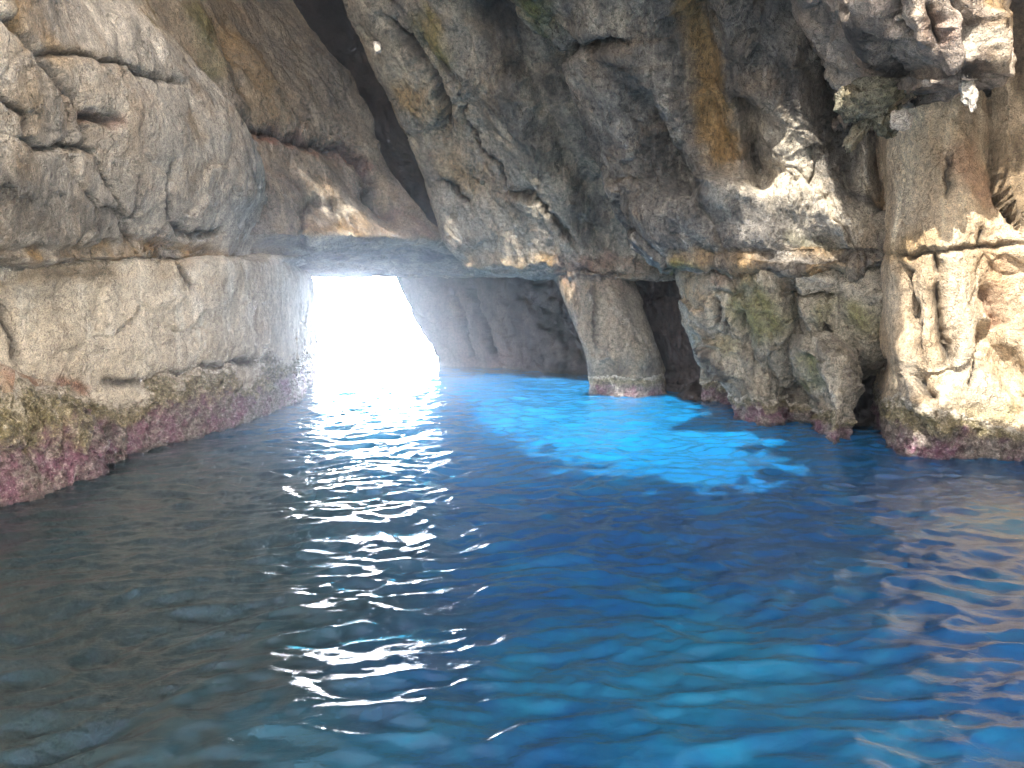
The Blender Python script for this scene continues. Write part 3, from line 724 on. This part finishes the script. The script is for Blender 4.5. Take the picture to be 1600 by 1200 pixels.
# overhanging outcrop at the top right
rows = []
for y, l, r, dd in ((-620, 1080, 1900, 0), (-300, 1180, 1680, 0), (-100, 1250, 1600, 0), (0, 1290, 1574, 0), (50, 1325, 1572, .05), (90, 1370, 1570, .1), (115, 1400, 1562, .25)):
    m = 6.8 if y < -400 else 8.1 if y < -200 else 8.7
    rows.append(R([y + (8 if k == 0 and y > 80 else 0) for k in range(6)], [l + (r - l) * k for k in (0, .2, .4, .6, .8, 1)], [m + dd + 1.2, m + dd + .5, m + dd + .1, m + dd - .05, m + dd, m + dd + .35]))
rows.append(R([132, 134, 134, 132, 130, 124], [1390, 1420, 1450, 1485, 1520, 1552], [9.9, 9.4, 9.1, 9.0, 9.0, 9.2]))
rows.append(R([130, 132, 134, 134, 132, 126], [1380, 1410, 1450, 1490, 1520, 1550], [11, 10.7, 10.6, 10.6, 10.6, 10.6]))
rock('rock_outcrop', 'jagged overhanging outcrop catching light at the top right corner', 'rock outcrop', rows, MATS['overhang_limestone'],
     res=(360, 300), under=False, wrap='lr', wd=2.5, big=.10, mid=.09, chip=.06, fine=.03, seed=71, grain=(.1, 0, -1), gs=2.0,
     strokes=[([(1400, -10), (1402, 30), (1430, 65)], 6, -.2, 'c'), ([(1400, 0), (1420, 60)], 26, .15, 's'), ([(1485, 0), (1500, 30), (1520, 40)], 8, -.3, 'c'), ([(1470, 0), (1482, 60), (1490, 90)], 10, .2, 'g'),
              ([(1515, 40), (1512, 90)], 8, -.3, 'c'), ([(1540, 30), (1545, 100)], 14, .2, 'g'), ([(1440, 20), (1450, 60)], 10, .12, 'g'), ([(1455, 0), (1465, 70)], 6, -.2, 'c'), ([(1340, 0), (1360, 60), (1385, 110)], 24, .15, 'g')],
     paint=[('dark', [(1310, 0), (1380, 80), (1420, 115)], 50, .75), ('pale', [(1430, 20), (1435, 50)], 30, .35), ('ochre', [(1550, 0), (1555, 90)], 26, .7), ('pale', [(1520, 45), (1516, 90)], 10, .8), ('pale', [(1540, 60), (1555, 100)], 20, .6), ('rust', [(1450, 20), (1465, 60)], 20, .6), ('dark', [(1430, 100), (1540, 128)], 26, .8)])  # dark strokes paint shade on the left side and underside

# small loose knobs and flakes
def knob(name, label, cat, px, py, d, sx, sy, sz, mat, seed, group=None, rot=0, n=40):
    th = np.linspace(0, math.pi, n); ph = np.linspace(0, 2 * math.pi, n * 2)
    T, Ph = np.meshgrid(th, ph, indexing='ij')
    D = np.stack([np.sin(T) * np.cos(Ph), np.sin(T) * np.sin(Ph), np.cos(T)], -1)
    _, t, _ = facets(D * 1.3 + seed, seed); 
    r = 1 + t * .38 + .10 * fbm(D * 3 + seed, 3, seed)
    V = D * r[..., None] * np.array([sx, sy, sz])
    c, s = math.cos(rot), math.sin(rot)
    V = np.stack([V[..., 0] * c - V[..., 2] * s, V[..., 1], V[..., 0] * s + V[..., 2] * c], -1)
    o = at(px, py, d)
    attrs = {k: np.zeros(T.shape) for k in STAINS_AND_SHADE}
    if mat == 'green_limestone': mat = 'buttress_limestone'; attrs['green'] += .30
    ob = link(grid_mesh(name, V, n, n * 2, np.ones((n - 1, n * 2 - 1), bool), attrs, MATS[mat], np.zeros(3)))
    ob.location = o; ob['label'] = label; ob['category'] = cat
    if group: ob['group'] = group
    return ob
#=END_ROCKS

#=SMALL
knob('rock_nodule', 'large green knob of the clump hanging on the right wall', 'rock nodule', 1366, 152, 9.95, .34, .26, .20, 'green_limestone', 3, 'green knobs hanging under the outcrop', .3)
knob('rock_nodule', 'small green knob left of the larger green one in the hanging clump', 'rock nodule', 1335, 158, 10.1, .20, .2, .22, 'green_limestone', 5, 'green knobs hanging under the outcrop', -.3)
knob('rock_nodule', 'pale green pointed knob at the lower left of the hanging clump', 'rock nodule', 1340, 208, 10.15, .09, .12, .25, 'green_limestone', 9, 'green knobs hanging under the outcrop', -.6)
knob('rock_nodule', 'narrow green knob hanging lowest in the clump, left of the white flake', 'rock nodule', 1384, 186, 10.05, .17, .14, .22, 'green_limestone', 11, 'green knobs hanging under the outcrop', .2)
knob('rock_flake', 'small white flake of rock beside the green knobs', 'rock flake', 1408, 188, 9.75, .13, .06, .12, 'pale_limestone', 2, None, .5, 24)
knob('rock_flake', 'pale fang shaped flake hanging under the outcrop at top right', 'rock flake', 1514, 143, 9.0, .09, .06, .20, 'pale_limestone', 6, None, .35, 24)
knob('rock_flake', 'tiny pale flake high on the left edge of the middle slab', 'rock flake', 590, 74, 14.2, .07, .06, .10, 'pale_limestone', 4, None, .1, 20)

# ------------------------------------------------------------------ unseen cave roof, shaped to gate the sun
nv, nu = 520, 560
Xs = np.linspace(-17, 17, nu); Ys = np.linspace(-2.4, 31, nv)
GX, GY = np.meshgrid(Xs, Ys)
GZ = np.maximum(4.7 + .55 * GY, 5.3 + .08 * GY)
V = np.stack([GX, GY, GZ], -1)
V[..., 2] += fbm(V * .35, 4, 99) * .6
V[..., 1] += np.where(GY < 0, fbm(V * .5, 3, 98) * .8, 0)
hole = in_gap(V)
zero = {k: np.zeros(GX.shape) for k in STAINS_AND_SHADE}
keep = ~(hole[:-1, :-1] | hole[1:, 1:])
roof = link(grid_mesh('sun_gate_roof', V, nv, nu, keep, zero, MATS['arch_limestone'], np.zeros(3)))
roof['kind'] = 'structure'
so = roof.modifiers.new('thickness', 'SOLIDIFY'); so.thickness = .5; so.offset = 1

# ------------------------------------------------------------------ sea bed
xs = np.linspace(-40, 40, 260); ys = np.linspace(-12, 58, 260)
BX, BY = np.meshgrid(xs, ys)
V = np.stack([BX, BY, np.zeros(BX.shape)], -1)
V[..., 2] = -3.6 + fbm(V * .22, 4, 201) * .9 + fbm(V * 1.1, 3, 202) * .12
m, nt = newmat('sand'); w = NT(nt); P = w.pos()
col = w.ramp(w.noise(P, .5, 6, .7), [(.38, (.12, .13, .10)), (.5, (.42, .40, .32)), (.62, (.62, .58, .47))])
bs = w.n('ShaderNodeBsdfPrincipled'); w.l(col, bs.inputs['Base Color']); bs.inputs['Roughness'].default_value = .9
out = w.n('ShaderNodeOutputMaterial'); w.l(bs.outputs[0], out.inputs[0])
bed = link(grid_mesh('sea_bed', V, 260, 260, np.ones((259, 259), bool), {}, m, np.zeros(3)))
bed['kind'] = 'structure'

# ------------------------------------------------------------------ sea surface
def axis(knots):
    out = [knots[0][0]]
    for (a, s), (b, s2) in zip(knots[:-1], knots[1:]):
        x = a
        while x < b:
            f = (x - a) / (b - a); x += s + (s2 - s) * f
            out.append(min(x, b))
    return np.unique(np.array(out))
yl = axis([(-45, 8), (-8, .5), (2.5, .06), (3.2, .022), (6, .022), (12, .05), (24, .13), (60, 2)])
xl = axis([(-42, 8), (-14, .3), (-7, .05), (-4.5, .026), (4.5, .026), (7.5, .05), (14, .3), (42, 8)])
WX, WY = np.meshgrid(xl, yl)
nv, nu = WX.shape
def wave(X, Y):
    P = np.stack([X, Y, np.zeros(X.shape)], -1)
    wa = vnoise(P * .5 + 4, 301) * .8; wb = vnoise(P * .5 + 14, 302) * .8
    def dirn(ang, sx, sy, s, o=2):
        c, sn = math.cos(ang), math.sin(ang)
        U = (X + wa * .5) * c + (Y + wb * .5) * sn; W_ = -(X + wa * .5) * sn + (Y + wb * .5) * c
        return fbm(np.stack([U / sx, W_ / sy, np.zeros(X.shape) + s], -1), o, s)
    h = .050 * dirn(.25, 2.6, 1.15, 311) + .036 * dirn(.35, 1.1, .46, 312)
    h = h + .027 * (1 - 2.4 * np.abs(dirn(.3, .62, .27, 313, 1))) + .019 * dirn(-.2, .36, .17, 314) + .0095 * dirn(.5, .2, .10, 315)
    return h
H = wave(WX, WY)
fade = np.clip((45 - np.abs(WY)) / 20, 0, 1) * np.clip((30 - np.abs(WX)) / 12, 0, 1)
V = np.stack([WX, WY, H * fade * (1 - .35 * np.clip((WY - 10) / 8, 0, 1))], -1)
m, nt = newmat('sea_water'); w = NT(nt); P = w.pos()
sx = w.n('ShaderNodeSeparateXYZ'); w.l(P, sx.inputs[0])
X = sx.outputs['X']; Y = sx.outputs['Y']
# body colour: open blue water in the middle, murky over the weedy rock at the left wall, turquoise over pale stones
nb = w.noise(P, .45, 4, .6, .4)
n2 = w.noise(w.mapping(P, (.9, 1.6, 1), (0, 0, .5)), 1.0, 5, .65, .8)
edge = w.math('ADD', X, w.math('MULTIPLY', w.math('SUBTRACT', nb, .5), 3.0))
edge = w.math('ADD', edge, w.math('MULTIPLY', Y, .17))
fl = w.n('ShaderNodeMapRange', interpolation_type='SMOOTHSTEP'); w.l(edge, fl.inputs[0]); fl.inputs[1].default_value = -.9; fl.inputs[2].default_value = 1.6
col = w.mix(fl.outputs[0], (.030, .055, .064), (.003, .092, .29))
tq = w.math('MULTIPLY', w.ramp(n2, [(.50, (0,)), (.64, (1,))]), .35)
tq = w.math('MULTIPLY', tq, w.math('ADD', .25, w.math('MULTIPLY', fl.outputs[0], .75)))
col = w.mix(tq, col, (.016, .22, .38))
body = w.n('ShaderNodeBsdfDiffuse')
def shoal(x, y, r):
    dv = w.n('ShaderNodeVectorMath', operation='DISTANCE'); w.l(P, dv.inputs[0]); dv.inputs[1].default_value = (x, y, 0)
    q = w.math('ADD', dv.outputs['Value'], w.math('MULTIPLY', w.math('SUBTRACT', w.noise(P, 1.3, 5, .65, 1.2), .5), 3.2))
    return w.ramp(w.math('DIVIDE', q, r), [(.25, (1,)), (1.0, (0,))])
for x, y, r, a in ((1.2, 4.3, 1.5, .6), (4.9, 7.3, .9, .9), (-.9, 3.6, .7, .3), (2.6, 5.8, .8, .35)):
    col = w.mix(w.math('MULTIPLY', shoal(x, y, r), a), col, (.014, .19, .34))
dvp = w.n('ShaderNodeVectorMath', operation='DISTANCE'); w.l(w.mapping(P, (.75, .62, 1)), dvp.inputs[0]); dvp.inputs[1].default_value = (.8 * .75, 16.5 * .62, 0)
col = w.mix(w.ramp(w.math('DIVIDE', dvp.outputs['Value'], 5.5), [(.55, (.85,)), (1.0, (0,))]), col, (.003, .28, .68))  # brighter blue painted where the sun patch falls, lifting its glow
strk = w.noise(w.mapping(P, (1.6, 5.0, 1), (0, 0, .25)), 1.0, 4, .6, .6)
col = w.mix(.3, col, w.ramp(strk, [(.35, (.62,)), (.5, (1,)), (.65, (1.35,))]), 'MULTIPLY')
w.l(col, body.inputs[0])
tr = w.n('ShaderNodeBsdfTransparent'); tr.inputs[0].default_value = (.05, .50, .72, 1)
bm = w.n('ShaderNodeMixShader'); bm.inputs[0].default_value = .30; w.l(body.outputs[0], bm.inputs[1]); w.l(tr.outputs[0], bm.inputs[2])
gl = w.n('ShaderNodeBsdfGlossy'); gl.inputs['Roughness'].default_value = .04; gl.inputs[0].default_value = (1, 1, 1, 1)
h = w.math('ADD', w.noise(w.mapping(P, (5, 10, 1), (0, 0, .3)), 1.0, 5, .68, .5), w.math('MULTIPLY', w.noise(w.mapping(P, (16, 30, 1), (0, 0, -.2)), 1.0, 3, .6, .4), .35))
bp = w.n('ShaderNodeBump'); bp.inputs['Strength'].default_value = .7; bp.inputs['Distance'].default_value = .013
w.l(h, bp.inputs['Height']); w.l(bp.outputs[0], gl.inputs['Normal']); w.l(bp.outputs[0], body.inputs['Normal'])
fr = w.n('ShaderNodeFresnel'); fr.inputs[0].default_value = 1.52; w.l(bp.outputs[0], fr.inputs[1])
ms = w.n('ShaderNodeMixShader'); w.l(fr.outputs[0], ms.inputs[0]); w.l(bm.outputs[0], ms.inputs[1]); w.l(gl.outputs[0], ms.inputs[2])
out = w.n('ShaderNodeOutputMaterial'); w.l(ms.outputs[0], out.inputs[0])
sea = link(grid_mesh('sea', V, nv, nu, np.ones((nv - 1, nu - 1), bool), {}, m, np.zeros(3)))
sea['kind'] = 'structure'

# ------------------------------------------------------------------ light
L = bpy.data.lights.new('sun', 'SUN'); L.energy = 5.0; L.angle = math.radians(.55); L.color = (1, .93, .82)
so_ = bpy.data.objects.new('sun', L); C.objects.link(so_)
from mathutils import Vector
so_.rotation_euler = Vector(SD).to_track_quat('-Z', 'Y').to_euler()
wd_ = bpy.data.worlds.new('World'); scene.world = wd_; wd_.use_nodes = True
nt = wd_.node_tree; nt.nodes.clear(); w = NT(nt)
sky = w.n('ShaderNodeTexSky', sky_type='NISHITA'); sky.sun_disc = False
sky.sun_elevation = math.asin(-SD[2]); sky.sun_rotation = math.atan2(-SD[0], -SD[1]); sky.dust_density = 2.0; sky.air_density = 1.0
bg = w.n('ShaderNodeBackground'); bg.inputs[1].default_value = .15
# haze and cloud glow added to the sky for glare and wall fill
tc = w.n('ShaderNodeTexCoord')
nrm = w.n('ShaderNodeSeparateXYZ'); w.l(tc.outputs['Generated'], nrm.inputs[0])
dirn = w.n('ShaderNodeVectorMath', operation='DOT_PRODUCT'); w.l(tc.outputs['Generated'], dirn.inputs[0]); dirn.inputs[1].default_value = (-.2, .98, .05)
band = w.ramp(dirn.outputs['Value'], [(.80, (0,)), (.97, (1,))])
cl = w.ramp(w.noise(w.mapping(tc.outputs['Generated'], (2, 2, 8)), 1.5, 5, .6), [(.3, (.75,)), (.7, (1,))])
hz = w.math('MULTIPLY', band, cl)
el = w.ramp(nrm.outputs['Z'], [(-.2, (1,)), (.2, (1,)), (.8, (0,))])
cl2 = w.ramp(w.noise(w.mapping(tc.outputs['Generated'], (1, 1, 3)), 2.2, 6, .6), [(.35, (.4,)), (.6, (1,))])
col = w.mix(w.math('MULTIPLY', el, cl2), sky.outputs[0], (15.5, 13.0, 10.3))
d2 = w.n('ShaderNodeVectorMath', operation='DOT_PRODUCT'); w.l(tc.outputs['Generated'], d2.inputs[0]); d2.inputs[1].default_value = (.80, -.55, .23)
col = w.mix(w.math('MULTIPLY', w.ramp(d2.outputs['Value'], [(.55, (0,)), (.95, (1,))]), cl2), col, (44.0, 37.0, 29.5))  # bright patch of unseen sky, added to light the left wall
col = w.mix(hz, col, (330.0, 338.0, 352.0))
w.l(col, bg.inputs[0])
out = w.n('ShaderNodeOutputWorld'); w.l(bg.outputs[0], out.inputs[0])

# ------------------------------------------------------------------ haze volume standing in for mist and lens bloom
HAZE = .0105
if HAZE:
    m, nt = newmat('haze'); w = NT(nt)
    pv = w.n('ShaderNodeVolumePrincipled'); pv.inputs['Color'].default_value = (.80, .86, 1, 1); pv.inputs['Density'].default_value = HAZE; pv.inputs['Anisotropy'].default_value = .8
    out = w.n('ShaderNodeOutputMaterial'); w.l(pv.outputs[0], out.inputs['Volume'])
    hm = bpy.data.meshes.new('haze')
    vx = [(x, y, z) for x in (-46, 46) for y in (-48, 64) for z in (-8, 26)]
    hm.from_pydata(vx, [], [(0, 1, 3, 2), (4, 6, 7, 5), (0, 4, 5, 1), (2, 3, 7, 6), (0, 2, 6, 4), (1, 5, 7, 3)]); hm.materials.append(m)
    ho = link(bpy.data.objects.new('haze', hm)); ho['kind'] = 'stuff'; ho['label'] = 'pale bluish haze standing in for mist and lens glow before the bright opening'; ho['category'] = 'haze'

# ------------------------------------------------------------------ camera, output
cam = bpy.data.cameras.new('camera'); cam.sensor_width = 36; cam.lens = 36 * F / 1600; cam.clip_end = 6000; cam.clip_start = .05
co = bpy.data.objects.new('camera', cam); C.objects.link(co)
co.location = (0, 0, CAM_Z); co.rotation_euler = (math.pi / 2 - PITCH, 0, 0)
scene.camera = co
vs = scene.view_settings; scene.display_settings.display_device = 'sRGB'
vs.view_transform = 'Standard'; vs.look = 'None'; vs.exposure = 1.8; vs.gamma = 1; vs.use_curve_mapping = False
scene.render.engine = 'CYCLES'
cy = scene.cycles; cy.use_denoising = True; cy.max_bounces = 8; cy.diffuse_bounces = 4; cy.adaptive_threshold = .04; cy.glossy_bounces = 4; cy.transparent_max_bounces = 8
cy.sample_clamp_indirect = 8; cy.volume_bounces = 0
print('script', time.time() - T0)
